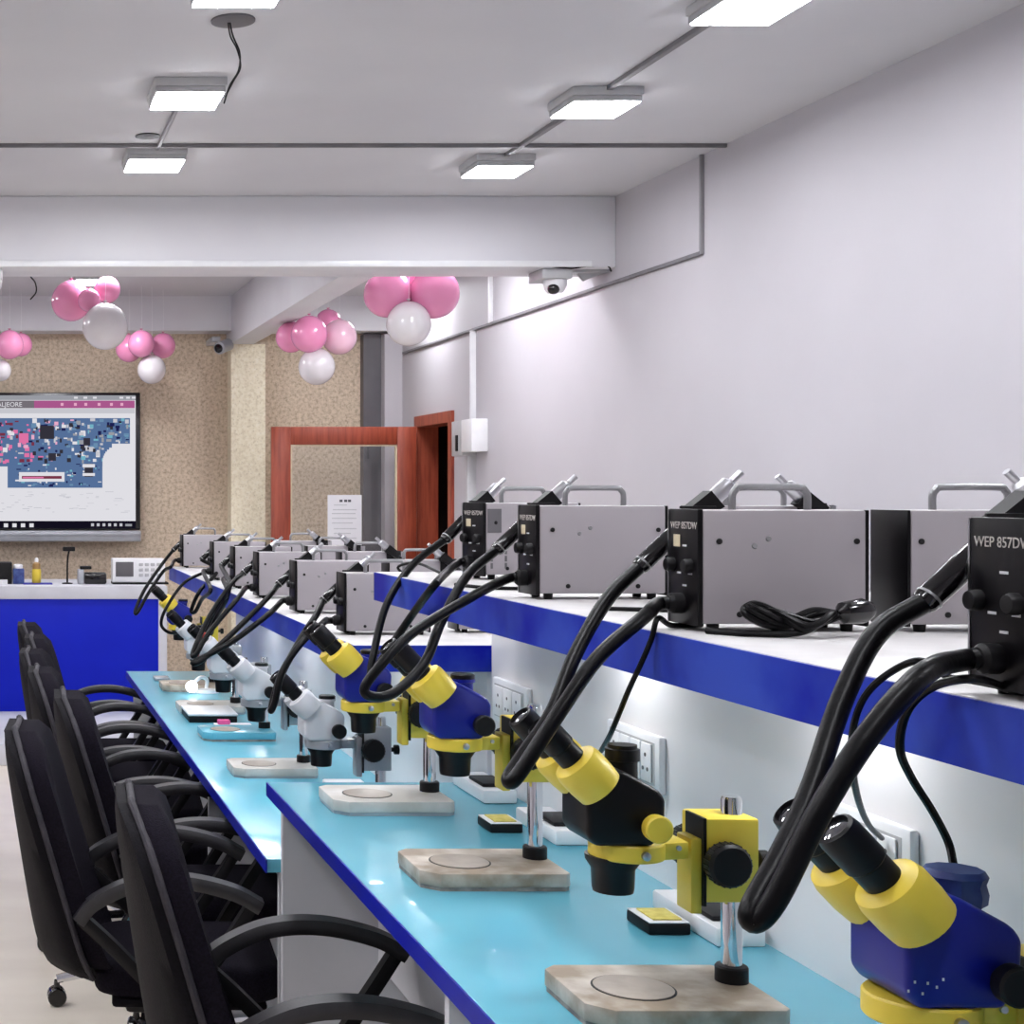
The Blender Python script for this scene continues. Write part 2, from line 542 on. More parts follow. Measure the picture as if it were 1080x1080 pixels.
# switch box on the right wall
t = thing('switch_box', 'grey two-part electrical switch box on the right wall beside the door', 'switch box', (XR, 9.42, EYE + .22))
obj('breaker_case', box(NB(), -.09, 0, -.02, .2, .0, .22, .006), 'grey_plastic', t)
obj('cover', box(NB(), -.1, 0, -.24, -.03, .02, .22, .006), 'white_plastic', t)
obj('breaker_switch', box(NB(), -.098, -.088, .06, .1, .03, .13, .003), 'matte_black', t)

# ceiling holes with wires
t = thing('ceiling_rose', 'dark round ceiling hole cover with two wires dangling from it', 'ceiling fitting', (.725, 4.57, ZC))
bm = NB()
lathe(bm, (0, 0, 0), (0, 0, -1), ((.066, 0), (.066, .006), (.05, .009), (.03, .009)), 28)
obj('cover_plate', bm, 'slate', t)
bm = NB()
tube(bm, [(-.01, 0, -.008), (.0, .0, -.05), (.02, 0, -.1), (.018, .01, -.15), (-.005, .03, -.19), (-.02, .05, -.24)], .0028, 6)
tube(bm, [(-.015, 0, -.008), (-.008, .0, -.05), (.012, 0, -.09), (.024, .01, -.14), (.004, .03, -.18), (-.016, .05, -.22)], .0024, 6)
obj('wire', bm, 'matte_black', t)
bm = NB()
lathe(bm, (.62, 6.06, ZC), (0, 0, -1), ((.05, 0), (.05, .004), (.03, .006)), 20)
tag(obj('ceiling_hole_cover', bm, 'matte_black'), 'small black disc on the ceiling by the left light nearest the beam', 'ceiling fitting')
p = at(33, 288, 8.0)
bm = NB()
tube(bm, [(p.x, p.y, ZC), (p.x, p.y, p.z + .1), (p.x - .01, p.y, p.z), (p.x + .02, p.y, p.z - .05), (p.x + .025, p.y, p.z - .1), (p.x - .005, p.y, p.z - .14)], .004, 6)
tag(obj('hanging_wire', bm, 'matte_black'), 'loose black wire hanging behind the beam at the left', 'wire')

# cctv cameras
t = thing('security_camera', 'white security camera with black eyeball lens under the beam beside the right wall', 'camera', (2.74, 7.42, ZB))
bm = NB()
box(bm, -.085, .06, -.1, .1, -.05, 0, .006)
obj('mount_box', bm, 'grey_plastic', t)
bm = NB()
lathe(bm, (0, -.03, -.05), (0, 0, -1), ((.056, 0), (.056, .02), (.048, .045), (.036, .06)), 24)
obj('camera_body', bm, 'white_plastic', t)
bm = NB()
bmesh.ops.create_uvsphere(bm, u_segments=20, v_segments=12, radius=.03, matrix=Matrix.Translation((-.015, -.055, -.092)))
obj('lens', bm, 'gloss_black', t)
bm = NB()
box(bm, .06, .25, -.05, .05, -.014, 0, .002)
prism(bm, [(.12, -.014), (.24, -.014), (.15, -.05)], -.012, .012)
obj('bracket', bm, 'grey_plastic', t)
bm = NB()
tube(bm, [(-.05, -.112, .004), (.05, -.115, -.004), (.13, -.116, .006), (.22, -.116, .006), (.24, -.116, -.02)], .004, 6)
obj('cable', bm, 'matte_black', t)
t = thing('security_camera', 'small grey security camera on the back wall left of the cream pilaster', 'camera', (1.62, 10.98, EYE + 1.1))
bm = NB()
box(bm, -.03, .03, 0, .32, -.02, .02, .005)
obj('mount_arm', bm, 'grey_plastic', t)
bm = NB()
lathe(bm, (.06, .02, -.05), (-.6, -.7, -.25), ((.03, -.07), (.045, -.06), (.045, .07), (.03, .075)), 18)
obj('camera_body', bm, 'scope_grey', t)
bm = NB()
lathe(bm, (.06, .02, -.05), (-.6, -.7, -.25), ((.032, .072), (.032, .082), (.0, .09)), 18)
obj('lens', bm, 'gloss_black', t)
t = thing('security_camera', 'white camera under the beam cut off by the left edge', 'camera', (-.01, 7.42, ZB))
obj('mount_box', box(NB(), -.08, .06, -.08, .08, -.05, 0, .006), 'white_plastic', t)
bm = NB()
lathe(bm, (0, -.03, -.05), (0, 0, -1), ((.056, 0), (.056, .03), (.045, .05), (.03, .065)), 24)
obj('camera_body', bm, 'white_plastic', t)
bm = NB()
bmesh.ops.create_uvsphere(bm, u_segments=16, v_segments=10, radius=.026, matrix=Matrix.Translation((-.02, -.04, -.09)))
obj('lens', bm, 'gloss_black', t)

# ------------------------------------------------------------------ balloons
def balloon(px, py, rpx, Y, m, label, group):
    p = at(px, py, Y)
    r = rpx * Y / F
    t = thing('balloon', label, 'balloon', p, 0, group)
    prof = []
    for i in range(0, 17):
        a = PI * i / 16
        z = -math.cos(a)
        rr = math.sin(a)
        k = 1.06 if z > 0 else 1.0
        prof.append((max(rr * r, .0004), z * r * k))
    prof.append((.006, r * 1.10))
    prof.append((.012, r * 1.16))
    bm = NB()
    lathe(bm, (0, 0, 0), (0, 0, 1), prof, 28)
    obj('balloon_skin', bm, m, t)
    bm = NB()
    top = (ZC if not (7.3 < Y < 7.62) else ZB) - p.z
    if 1.72 < p.x < 1.94 and Y > 7.62:
        top = ZB - p.z
    if top > r * 1.1 + .01:
        tube(bm, [(0, 0, r * 1.1), (0.004, 0, (r * 1.1 + top) / 2), (0, 0, top)], .0012, 5, 4)
        obj('string', bm, 'white_plastic', t)
    else:
        bm.free()


g = 'balloons behind the beam by the right wall'
balloon(409, 310, 25, 7.85, 'pink', 'left of two big pink balloons under the beam by the right wall', g)
balloon(458, 310, 26, 7.80, 'pink', 'right of two big pink balloons under the beam by the right wall', g)
balloon(431, 342, 23, 7.75, 'pearl', 'pearly white balloon below the two big pink ones', g)
balloon(433, 292, 20, 8.05, 'pink', 'pink balloon peeking between the two big pink ones under the beam', g)
g = 'balloons left of the long beam'
balloon(75, 318, 21, 8.7, 'pink', 'big pink balloon at the left of the bunch with the small ceiling light', g)
balloon(111, 345, 24, 8.5, 'pearl', 'big white balloon hanging lowest of the bunch above the display', g)
balloon(113, 306, 14, 8.7, 'pink', 'small pink balloon at upper right above the big white balloon', g)
balloon(94, 317, 12, 8.55, 'pink', 'small pink balloon just under the distant ceiling light', g)
g = 'balloons at the long beam'
balloon(307, 356, 16, 9.7, 'pink', 'leftmost pink balloon of the bunch beside the cream pilaster', g)
balloon(326, 353, 19, 9.5, 'pink', 'middle pink balloon of the bunch above the open door', g)
balloon(358, 356, 18, 9.6, 'pale_pink', 'pale pink balloon at the right of the bunch above the open door', g)
balloon(334, 387, 19, 9.55, 'pearl', 'white balloon hanging low above the open wood door', g)
balloon(346, 341, 14, 9.8, 'pink', 'pink balloon at the back of the bunch above the open door', g)
g = 'balloons on the back wall above the display'
balloon(136, 368, 14, 10.7, 'pink', 'left pink balloon of the small bunch near the display corner', g)
balloon(149, 363, 14, 10.5, 'pink', 'front pink balloon of the small bunch near the display corner', g)
balloon(172, 365, 13, 10.7, 'pink', 'right pink balloon of the small bunch near the display corner', g)
balloon(160, 390, 15, 10.55, 'pearl', 'small white balloon right above the display corner', g)
g = 'balloons at the left edge'
balloon(10, 364, 15, 10.5, 'pink', 'pink balloon at the left edge above the display', g)
balloon(22, 364, 12, 10.7, 'pink', 'smaller pink balloon second from the left edge', g)
balloon(1, 391, 11, 10.55, 'pearl', 'white balloon cut by the left edge above the display', g)

# ------------------------------------------------------------------ wall display
Yd = 11.16
t = thing('wall_display', 'large flat display on the back wall showing a blue circuit board layout', 'display', (0, Yd, EYE))
k = Yd / F


def sx(px):
    return (px - CX) * k


def sz(py):
    return -(py - CY) * k


bm = NB()
box(bm, -1.0, sx(148), 0, .08, sz(559), sz(414), .008)
obj('bezel', bm, 'screen_dark', t)
bm = NB()
box(bm, -1.0, sx(148), -.05, .06, sz(571), sz(559.5), .008)
box(bm, -1.0, sx(147), -.055, -.045, sz(565), sz(562), .002)
obj('pen_tray', bm, 'scope_grey', t)
names = list(SCR)
mi = {n: i for i, n in enumerate(names)}
bm = NB()
layer = [0]


def quad(x0, y0, x1, y1, c, d=0.0):
    """a patch of the picture on the screen; later patches lie a hair in front"""
    layer[0] += 1
    yy = -.002 - .000012 * layer[0]
    v = [bm.verts.new((sx(a), yy, sz(b))) for a, b in ((x0, y0), (x1, y0), (x1, y1), (x0, y1))]
    bm.faces.new(v).material_index = mi[c]


L0 = -160
quad(L0, 417, 143, 549.5, 'white')
quad(L0, 417, 143, 422, 'grey')
for x in (78, 88, 98, 126, 133, 139):
    quad(x, 418.5, x + 4, 420.5, 'white')
quad(L0, 422.5, 60, 430.5, 'toolbar')
quad(36, 422.5, 142, 430.5, 'pinkbar')
for x in (64, 78, 89, 103, 116, 127):
    quad(x, 425, x + 3, 428, 'palerose')
quad(L0, 431, 142, 436, 'pale')
quad(L0, 441, 137, 468, 'board')
quad(L0, 468, 118, 478, 'board')
quad(L0, 478, 111, 492, 'board')
quad(8, 490, 108, 514.5, 'board')
for i in range(520):
    x = rnd.uniform(-150, 134)
    y = rnd.uniform(441, 486)
    if x > 110 and y > 466:
        continue
    w, h = rnd.uniform(1.2, 6), rnd.uniform(1.2, 5)
    if x < 42 and rnd.random() < .75:
        c = rnd.choice(('rose', 'palerose', 'white', 'rose', 'maroon', 'chip', 'pale'))
    elif x < 75:
        c = rnd.choice(('chip', 'pale', 'white', 'grey', 'steelblue', 'chip', 'navy', 'palerose'))
    else:
        c = rnd.choice(('navy', 'steelblue', 'cyan', 'pale', 'grey', 'chip', 'steelblue', 'grey', 'white', 'pale'))
    quad(x, y, min(x + w, 137), y + h, c)
quad(42, 449, 57, 463, 'chip')
quad(88, 462, 95, 470, 'chip')
quad(51, 478, 59, 486, 'chip')
quad(20, 457, 30, 467, 'rose')
for i in range(90):
    x, y = rnd.uniform(16, 104), rnd.uniform(488, 512)
    quad(x, y, x + rnd.uniform(1, 5), y + rnd.uniform(.8, 2.5), rnd.choice(('navy', 'steelblue', 'cyan', 'board', 'white')))
quad(20, 498, 68, 508, 'white')
quad(23, 502, 65, 505, 'maroon')
quad(24, 503, 46, 504.5, 'rose')
quad(89, 489, 98, 503, 'chip')
quad(87, 489.5, 100, 493, 'white')
quad(87, 499, 100, 502, 'white')
# the round bite out of the board at lower right
for i in range(12):
    y0, y1 = 468 + i * 2.1, 468 + (i + 1) * 2.1
    tt = min(1.0, (i + .5) / 9)
    quad(131 - 23 * math.sqrt(max(0, 1 - (1 - tt) ** 2)), y0, 141, y1, 'white')
quad(108.5, 492, 141, 515, 'white')
for i in range(60):
    x, y = rnd.uniform(-60, 132), rnd.uniform(518, 540)
    quad(x, y, x + rnd.uniform(2, 9), y + rnd.uniform(.4, .9), 'pale')
quad(L0, 549.5, 143, 557, 'taskbar')
for x in (4, 13, 22, 31):
    quad(x, 552, x + 4.5, 556, 'white')
for x in (96, 102, 108, 114, 120, 126):
    quad(x, 552, x + 3, 555, 'pale')
quad(132, 552.5, 139, 555, 'grey')
obj('screen_picture', bm, [SCR[n] for n in names], t, smooth=False)
bm = text_bm('ALJEORE', .048, .0)
bmesh.ops.transform(bm, matrix=Matrix.Translation((sx(-3), -.015, sz(429))) @ Matrix.Rotation(PI / 2, 4, 'X'), verts=bm.verts[:])
obj('title_lettering', bm, SCR['white'], t, smooth=False)

struct(obj('trim_8', box(NB(), XL, 1.5, 8.4, YB, 0, .12, .004), 'laminate_grey'), 'low pale grey platform under the counter')
# ------------------------------------------------------------------ front counter
Yc = 9.64
ct = thing('counter', 'long blue-fronted counter with a pale grey top under the display', 'counter', (0, Yc, 0))
obj('countertop', box(NB(), -2.2, 1.11, -.02, .75, .835, .918, .005), 'laminate_grey', ct)
obj('front_panel', box(NB(), -2.2, 1.055, 0, .03, .12, .835, .003), 'counter_blue', ct)
obj('end_panel', box(NB(), 1.055, 1.11, 0, .72, .12, .835, .003), 'laminate_grey', ct)
ZT = .918


def cx(px, Y):
    return (px - CX) * Y / F


Yi = 9.86
t = thing('storage_box', 'black box at the left edge of the counter', 'box', (cx(3, Yi), Yi, ZT))
obj('box_body', box(NB(), -.07, .06, -.05, .1, 0, .14, .006), 'matte_black', t)
obj('white_tag', box(NB(), -.02, .03, -.053, -.05, .0, .03), 'white_plastic', t)
t = thing('container', 'blue and white container beside the black box on the counter', 'container', (cx(19, Yi), Yi, ZT))
obj('container_body', box(NB(), -.035, .04, -.04, .04, 0, .1, .008), 'navy_cloth', t)
bm = NB()
lathe(bm, (0, 0, .1), (0, 0, 1), ((.03, 0), (.032, .02), (.022, .028)), 16)
obj('lid', bm, 'white_plastic', t)
t = thing('spray_bottle', 'yellow bottle with brown top standing on the counter', 'bottle', (cx(38.5, Yi), Yi, ZT + .006))
bm = NB()
lathe(bm, (0, 0, 0), (0, 0, 1), ((.026, 0), (.03, .006), (.03, .07), (.027, .09)), 20)
obj('bottle_body', bm, 'yellow', t)
bm = NB()
lathe(bm, (0, 0, .09), (0, 0, 1), ((.027, 0), (.026, .035), (.012, .045)), 20)
obj('bottle_shoulder', bm, 'tan_brown', t)
bm = NB()
lathe(bm, (0, 0, .134), (0, 0, 1), ((.012, 0), (.012, .02), (.006, .03)), 12)
obj('cap', bm, 'white_plastic', t)
tag(obj('blue_tray', box(NB(), cx(24, Yi), cx(55, Yi), Yi - .08, Yi + .05, ZT, ZT + .006, .002), 'edge_blue'),
    'thin blue tray under the yellow bottle', 'tray')
t = thing('webcam_stand', 'thin black upright stand with a small bar head on the counter', 'stand', (cx(71, Yi), Yi, ZT))
bm = NB()
lathe(bm, (0, 0, 0), (0, 0, 1), ((.035, 0), (.035, .006), (.008, .01)), 18)
obj('stand_foot', bm, 'matte_black', t)
bm = NB()
tube(bm, [(0, 0, .008), (0, 0, .1), (.003, 0, .17), (.012, 0, .215)], .006, 8)
obj('stem', bm, 'matte_black', t)
obj('head_bar', box(NB(), -.03, .05, -.02, .02, .212, .24, .006), 'matte_black', t)
t = thing('desk_device', 'black low device with a grey side on the counter', 'device', (cx(98, Yi), Yi, ZT))
obj('device_body', box(NB(), -.06, .085, -.06, .06, 0, .075, .012), 'gloss_black', t)
obj('grey_side', box(NB(), -.1, -.06, -.05, .05, 0, .095, .006), 'scope_grey', t)
obj('cradle', box(NB(), -.085, -.01, -.03, .03, .095, .115, .006), 'matte_black', t)
t = thing('oscilloscope', 'white bench instrument with grey screen and a key panel on the counter', 'instrument', (cx(118, Yi), Yi, ZT))
obj('instrument_case', box(NB(), 0, .34, -.06, .08, .012, .165, .006), 'white_plastic', t)
obj('instrument_screen', box(NB(), .02, .135, -.064, -.06, .05, .145, .002), 'slate', t)
for i in range(3):
    for j in range(4):
        obj('key', box(NB(), .17 + j * .038, .196 + j * .038, -.066, -.06, .05 + i * .034, .07 + i * .034, .002), 'grey_plastic', t)
obj('rubber_base', box(NB(), -.0, .36, -.07, .08, 0, .012), 'matte_black', t)

# notice on the door glass
t = thing('notice', 'white printed notice sheet fixed to the door glass', 'notice', (0, 10.61, EYE))
Yn = 10.61
nx = lambda px: (px - CX) * Yn / F
nz = lambda py: -(py - CY) * Yn / F
obj('sheet', box(NB(), nx(345.5), nx(381.5), 0, .0015, nz(575), nz(522)), 'paper_sheet', t, smooth=False)
bm = NB()
for y, a, b in ((532, 352, 366), (537, 351, 376), (541, 350, 375), (546, 350, 376), (551, 350, 372), (557, 352, 376), (562, 352, 370), (567, 352, 376)):
    box(bm, nx(a), nx(b), -.001, 0, nz(y + 1.2), nz(y))
obj('print_lines', bm, 'ink', t, smooth=False)
bm = NB()
for a in (358, 363, 367):
    box(bm, nx(a), nx(a + 3.2), -.001, 0, nz(529.5), nz(527))
obj('heading_print', bm, 'ink_dark', t, smooth=False)

# ------------------------------------------------------------------ benches and shelves
BX, DX = .572, 1.04                                # bench front edge, divider
ZN, ZFar = EYE - .608, EYE - .771                  # bench tops
YS = 3.17                                          # where the raised bench ends


def bench(label, y0, y1, z, name='workbench'):
    t = thing(name, label, 'workbench', (0, 0, 0))
    th = .028
    obj('tabletop', box(NB(), BX + .003, 1.62, y0 + .003, y1 - .003, z - th, z, .001), 'turquoise', t)
    bm = NB()
    box(bm, BX, BX + .003, y0, y1, z - th, z - .0005)
    box(bm, BX, 1.62, y1 - .003, y1, z - th, z - .0005)
    obj('edge_band', bm, 'edge_blue', t, smooth=False)
    obj('modesty_panel', box(NB(), .80, .818, y0, y1 - .02, .54, z - th), 'laminate_grey', t, smooth=False)
    for yy in ((-.49, .9, 2.0, 3.145) if y0 < 0 else (3.185, 4.221, 6.46)):
        obj('end_panel', box(NB(), BX + .03, 1.56, yy, yy + .02, 0, z - th), 'laminate_grey', t, smooth=False)
    return t


bench('near turquoise workbench with dark blue edging, raised a step above the far one', -.5, YS, ZN)
bench('far turquoise workbench with dark blue edging, a step lower than the near one', YS + .004, 6.5, ZFar)


def shelf(label, y0, y1, ydiv0, ydiv1, ztop, zbench):
    t = thing('equipment_shelf', label, 'shelf', (0, 0, 0))
    obj('divider_panel', box(NB(), DX, DX + .03, ydiv0, ydiv1, zbench, ztop - .03), 'panel_white', t, smooth=False)
    obj('shelf_board', box(NB(), .760, 1.40, y0 + .004, y1 - .004, ztop - .03, ztop, .001), 'shelf_white', t)
    bm = NB()
    box(bm, .757, .760, y0, y1, ztop - .056, ztop - .001)
    box(bm, 1.40, 1.403, y0, y1, ztop - .056, ztop - .001)
    box(bm, .757, 1.403, y0, y0 + .004, ztop - .056, ztop - .001)
    box(bm, .757, 1.403, y1 - .004, y1, ztop - .056, ztop - .001)
    obj('fascia', bm, 'fascia', t, smooth=False)
    return t


ZSN, ZSF = EYE - .16, EYE - .323
shelf('near white equipment shelf with scuffed blue edge over the raised bench', -.5, 3.01, -.5, YS - .01, ZSN, ZN)
shelf('far white equipment shelf with blue edge over the lower bench', YS + .01, 6.5, YS + .02, 6.48, ZSF, ZFar)


def puck(y, z, label):
    t = thing('shelf_lamp', label, 'lamp', (.94, y, z - .03), 0, 'lamps under the shelves')
    bm = NB()
    lathe(bm, (0, 0, 0), (0, 0, -1), ((.038, 0), (.038, .01), (.034, .014)), 20)
    obj('lamp_housing', bm, 'white_plastic', t)
    bm = NB()
    lathe(bm, (0, 0, -.014), (0, 0, -1), ((.032, 0), (.032, .002)), 20)
    obj('lamp_lens', bm, 'puck_light', t)


for y, z, lb in ((2.43, ZSN, 'round lamp under the near shelf above the fully visible socket plate'),
                 (1.79, ZSN, 'round lamp under the near shelf above the socket plate behind the nearest microscope'),
                 (3.75, ZSF, 'round lamp under the far shelf closest to the step'),
                 (4.35, ZSF, 'round lamp under the far shelf second from the step'),
                 (4.95, ZSF, 'round lamp under the far shelf third from the step'),
                 (5.6, ZSF, 'round lamp under the far shelf at its far end')):
    puck(y, z, lb)


def socket_plate(y, z, label, cells):
    t = thing('socket_plate', label, 'socket', (DX, y, z), 0, 'socket plates on the near divider')
    obj('cover_plate', box(NB(), -.012, 0, -.1, .1, -.045, .045, .004), 'white_plastic', t)
    bm = NB()
    box(bm, -.0125, -.012, -.085, .085, -.033, .033)
    obj('inner_frame', bm, 'grey_plastic', t, smooth=False)
    for i in range(cells):
        w = .16 / cells
        a = -.08 + i * w
        m = obj('socket_module', box(NB(), -.016, -.0125, a + .002, a + w - .002, -.03, .03, .002), 'white_plastic', t)
        bm = NB()
        for zz, yy in ((.012, 0), (-.01, -.008), (-.01, .008)):
            lathe(bm, (-.0155, a + w / 2 + yy, zz), (-1, 0, 0), ((.0032, 0), (.0032, .0012)), 10)
        obj('pin_hole', bm, 'slate', m)


socket_plate(2.44, EYE - .425, 'white socket plate on the divider behind the black microscope', 4)
socket_plate(3.02, EYE - .425, 'white socket plate on the divider near the end of the raised bench', 3)
socket_plate(1.80, EYE - .425, 'white socket plate on the divider behind the nearest eyepieces', 4)

# ------------------------------------------------------------------ hot-air stations
SL, SW, SH = .193, .075, .1385


def station(label, X, y_near, zshelf, hose=None, back=None, rz=0.0, mirror=False, vents=False, hr=.0075, full=True):
    """front panel towards -x; near side face at y_near"""
    yc = y_near + SW / 2
    t = thing('hot_air_station', label, 'station', (X, yc, zshelf), rz, 'hot-air stations on the shelves')
    inv = Matrix.Rotation(-rz, 3, 'Z')

    def loc(p):
        return inv @ (Vector(p) - Vector((X, yc, zshelf)))
    w = SW / 2
    bm = NB()
    box(bm, .004, SL - .004, -w, w, .009, SH, .0025)
    c = obj('case', bm, 'case_grey', t)
    for x, z in ((.022, .103), (.045, .02), (.148, .02), (.178, .103)):
        s_ = w if rz > 3 else -w
        bm = NB()
        lathe(bm, (x, s_, z), (0, s_, 0), ((.0034, 0), (.0034, .0012), (.002, .002)), 10)
        obj('screw', bm, 'matte_black', c)
    if vents:
        bm = NB()
        box(bm, .006, .033, -w - .001, -w, .085, .128)
        for i in range(6):
            for j in range(3):
                box(bm, .012 + i * .028, .016 + i * .028, -w - .001, -w, .02 + j * .013, .03 + j * .013)
        obj('vent_grille', bm, 'slate', c, smooth=False)
    else:
        bm = NB()
        if rz < 3:
            lathe(bm, (.062, -w, .098), (0, -1, 0), ((.0034, 0), (.0028, .0014)), 10)
            obj('dimple', bm, 'handle_grey', c)
            bm = NB()
            lathe(bm, (.078, -w, .106), (0, -1, 0), ((.0034, 0), (.0028, .0014)), 10)
            obj('dimple', bm, 'handle_grey', c)
        else:
            bm.free()
    bm = NB()
    box(bm, -.002, .004, -w + .001, w - .001, .006, SH + .001, .001)
    fp = obj('front_panel', bm, 'black_panel', t)
    bm = NB()
    box(bm, -.003, .004, w - .0015, w + .0005, .006, SH)
    obj('panel_trim', bm, 'steel', fp, smooth=False)
    obj('back_panel', box(NB(), SL - .004, SL, -w + .001, w - .001, .006, SH, .001), 'black_panel', t)
    if full:
        bm = text_bm('WEP 857DW', .0118, .0002)
        M4 = Matrix.Translation((-.0023, w - .006, SH - .022)) @ Matrix.Rotation(-PI / 2, 4, 'Z') @ Matrix.Rotation(PI / 2, 4, 'X')
        bmesh.ops.transform(bm, matrix=M4, verts=bm.verts[:])
        obj('panel_lettering', bm, 'print_grey', fp, smooth=False)
        bm = NB()
        box(bm, -.0025, -.002, w - .03, w - .014, SH - .043, SH - .029)
        if y_near > 1.3:
            obj('sticker', bm, 'sticker', fp, smooth=False)
        else:
            bm.free()
        bm = NB()
        for yy, zz in ((-.004, .096), (.01, .064), (-.018, .064), (-.004, .05)):
            box(bm, -.0024, -.002, yy - .005, yy + .005, zz, zz + .0022)
        obj('small_print', bm, 'ink', fp, smooth=False)
    for yy, zz, r in ((w - .012, .074, .0085), (-w + .018, .074, .0085)):
        bm = NB()
        lathe(bm, (-.002, yy, zz), (-1, 0, 0), ((r, 0), (r, .006), (r * .85, .009), (r * .6, .0095)), 18)
        obj('knob', bm, 'matte_black', t)
    bm = NB()
    lathe(bm, (-.002, .004, .03), (-1, 0, 0), ((.012, 0), (.012, .012), (.009, .016)), 18)
    obj('hose_socket', bm, 'matte_black', t)
    for x in (.02, SL - .02):
        for yy in (-w + .012, w - .012):
            bm = NB()
            lathe(bm, (x, yy, 0), (0, 0, 1), ((.006, 0), (.007, .0095)), 12)
            obj('foot', bm, 'rubber', t)
    bm = NB()
    a, b, hz = .055, .142, SH + .026
    tube(bm, [(a, 0, SH - .003), (a, 0, hz - .010), (a + .004, 0, hz - .003), (a + .012, 0, hz), (b - .012, 0, hz), (b - .004, 0, hz - .003), (b, 0, hz - .010), (b, 0, SH - .003)],
         .0042, 10, 5)
    obj('carry_handle', bm, 'handle_grey', t)
    # hand piece resting in its cradle on the far side
    gy = w + .0125
    d = Vector((.733, 0, .68)).normalized()
    g0 = Vector((-.033, gy, .068))
    bm = NB()
    box(bm, .012, .055, w, w + .004, .095, SH + .004, .001)
    prism(bm, [(.028, SH - .018), (.066, SH + .003), (.05, SH + .022), (.02, SH - .002)], w + .002, w + .024)
    obj('gun_cradle', bm, 'matte_black', t)
    bm = NB()
    lathe(bm, g0, d, ((.0085, 0), (.0105, .004), (.011, .055), (.010, .098), (.0105, .106)), 16)
    gp = obj('gun_grip', bm, 'gloss_black', t)
    bm = NB()
    lathe(bm, g0 + Vector((0, -.0, .0)), d, ((.0112, .008), (.0112, .010)), 16)
    obj('grip_ring', bm, 'handle_grey', gp)
    bm = NB()
    lathe(bm, g0, d, ((.0085, .106), (.0098, .108), (.0098, .148), (.0045, .152), (.0045, .168), (.0035, .168)), 16)
    obj('gun_nozzle', bm, 'steel', t)
    if hose:
        pts = [g0 + d * .004]
        for p in hose:
            q = at(*p)
            if q.z < zshelf + .014 and q.x > .738:      # hangs clear of the shelf edge
                q = at(p[0], p[1], p[2] * .738 / q.x)
            pts.append(loc(q))
        pts += [Vector((-.03, .004, .0285)), Vector((-.012, .004, .03))]
        bm = NB()
        tube(bm, pts, hr, 12, 8)
        obj('air_hose', bm, 'rubber', t)
    return t


# near shelf, front row
S1 = station('hot-air station cut off by the right edge, with printed black front panel', .782, 1.211 - SW, ZSN, [
    (925, 668, 1.215), (888, 738, 1.19), (855, 835, 1.15), (822, 905, 1.12), (793, 958, 1.1), (797, 972, 1.095), (820, 945, 1.09),
    (868, 850, 1.09), (920, 770, 1.10), (975, 710, 1.12)], hr=.0086)
S2 = station('hot-air station beside the coiled cord, second from the right edge', .803, 1.722, ZSN, [
    (640, 633, 1.79), (607, 690, 1.74), (582, 752, 1.69), (553, 795, 1.665), (537, 820, 1.65), (546, 818, 1.64), (592, 748, 1.655), (632, 692, 1.68),
    (680, 650, 1.71)], hr=.0082)
S3 = station('hot-air station with plain grey side, third from the right edge', .803, 2.235, ZSN, [
    (492, 608, 2.28), (465, 657, 2.22), (447, 700, 2.18), (415, 731, 2.15), (390, 734, 2.13), (386, 722, 2.13), (412, 690, 2.14), (440, 664, 2.17), (500, 628, 2.22)], hr=.0072)
S4 = station('hot-air station with slotted side turned towards us at the end of the near shelf', .88, 2.735, ZSN, [
    (435, 596, 2.84), (408, 637, 2.78), (394, 690, 2.72), (391, 716, 2.7), (400, 700, 2.69), (433, 651, 2.71), (460, 615, 2.74)], rz=.2, vents=True, hr=.007)
# near shelf, back to back with the front row
station('hot-air station back to back with the one by the coiled cord', 1.228, 1.715 + SW, ZSN, rz=PI, full=False).location.y = 1.715 + SW / 2
station('hot-air station back to back with the third one from the right edge', 1.24, 2.235, ZSN, rz=PI, full=False).location.y = 2.235 + SW / 2
# far shelf
station('grey station closest to the step on the far shelf', .79, 3.40, ZSF, [
    (334, 648, 3.42), (317, 674, 3.36), (295, 716, 3.28), (286, 748, 3.25), (290, 740, 3.24), (298, 708, 3.25), (318, 678, 3.28), (342, 656, 3.34)], hr=.0075, full=False)
station('grey station second from the step on the far shelf', .80, 4.0, ZSF, [
    (280, 633, 4.02), (243, 670, 3.95), (213, 696, 3.9), (205, 698, 3.9), (243, 678, 3.92), (283, 648, 3.96)], hr=.0075, full=False)
station('grey station third from the step on the far shelf', .80, 4.57, ZSF, [
    (244, 616, 4.55), (221, 650, 4.5), (204, 687, 4.44), (207, 690, 4.42), (220, 668, 4.44), (250, 632, 4.5)], hr=.0075, full=False)
station('grey station fourth from the step on the far shelf', .80, 5.02, ZSF, [
    (242, 620, 5.0), (223, 653, 4.95), (208, 682, 4.9), (212, 683, 4.88), (226, 655, 4.92), (240, 628, 4.97)], hr=.0075, full=False)
station('grey station fifth from the step on the far shelf', .80, 5.5, ZSF, [
    (229, 602, 5.52), (211, 623, 5.46), (202, 643, 5.42), (206, 645, 5.4), (213, 632, 5.42), (222, 622, 5.46)], hr=.0072, full=False)
station('grey station at the far end of the far shelf, hoses over the counter front', .80, 6.38, ZSF, [
    (171, 595, 6.38), (153, 621, 6.32), (143, 643, 6.28), (145, 646, 6.27), (157, 625, 6.3), (172, 603, 6.36), (180, 598, 6.4)], hr=.0072, full=False)
for y, lb in ((3.45, 'closest to the step'), (4.05, 'second from the step'), (4.6, 'third from the step'), (5.1, 'fourth from the step'), (5.6, 'fifth from the step')):
    station('grey station in the rear row of the far shelf, ' + lb, 1.25, y, ZSF, rz=PI, full=False).location.y = y + SW / 2


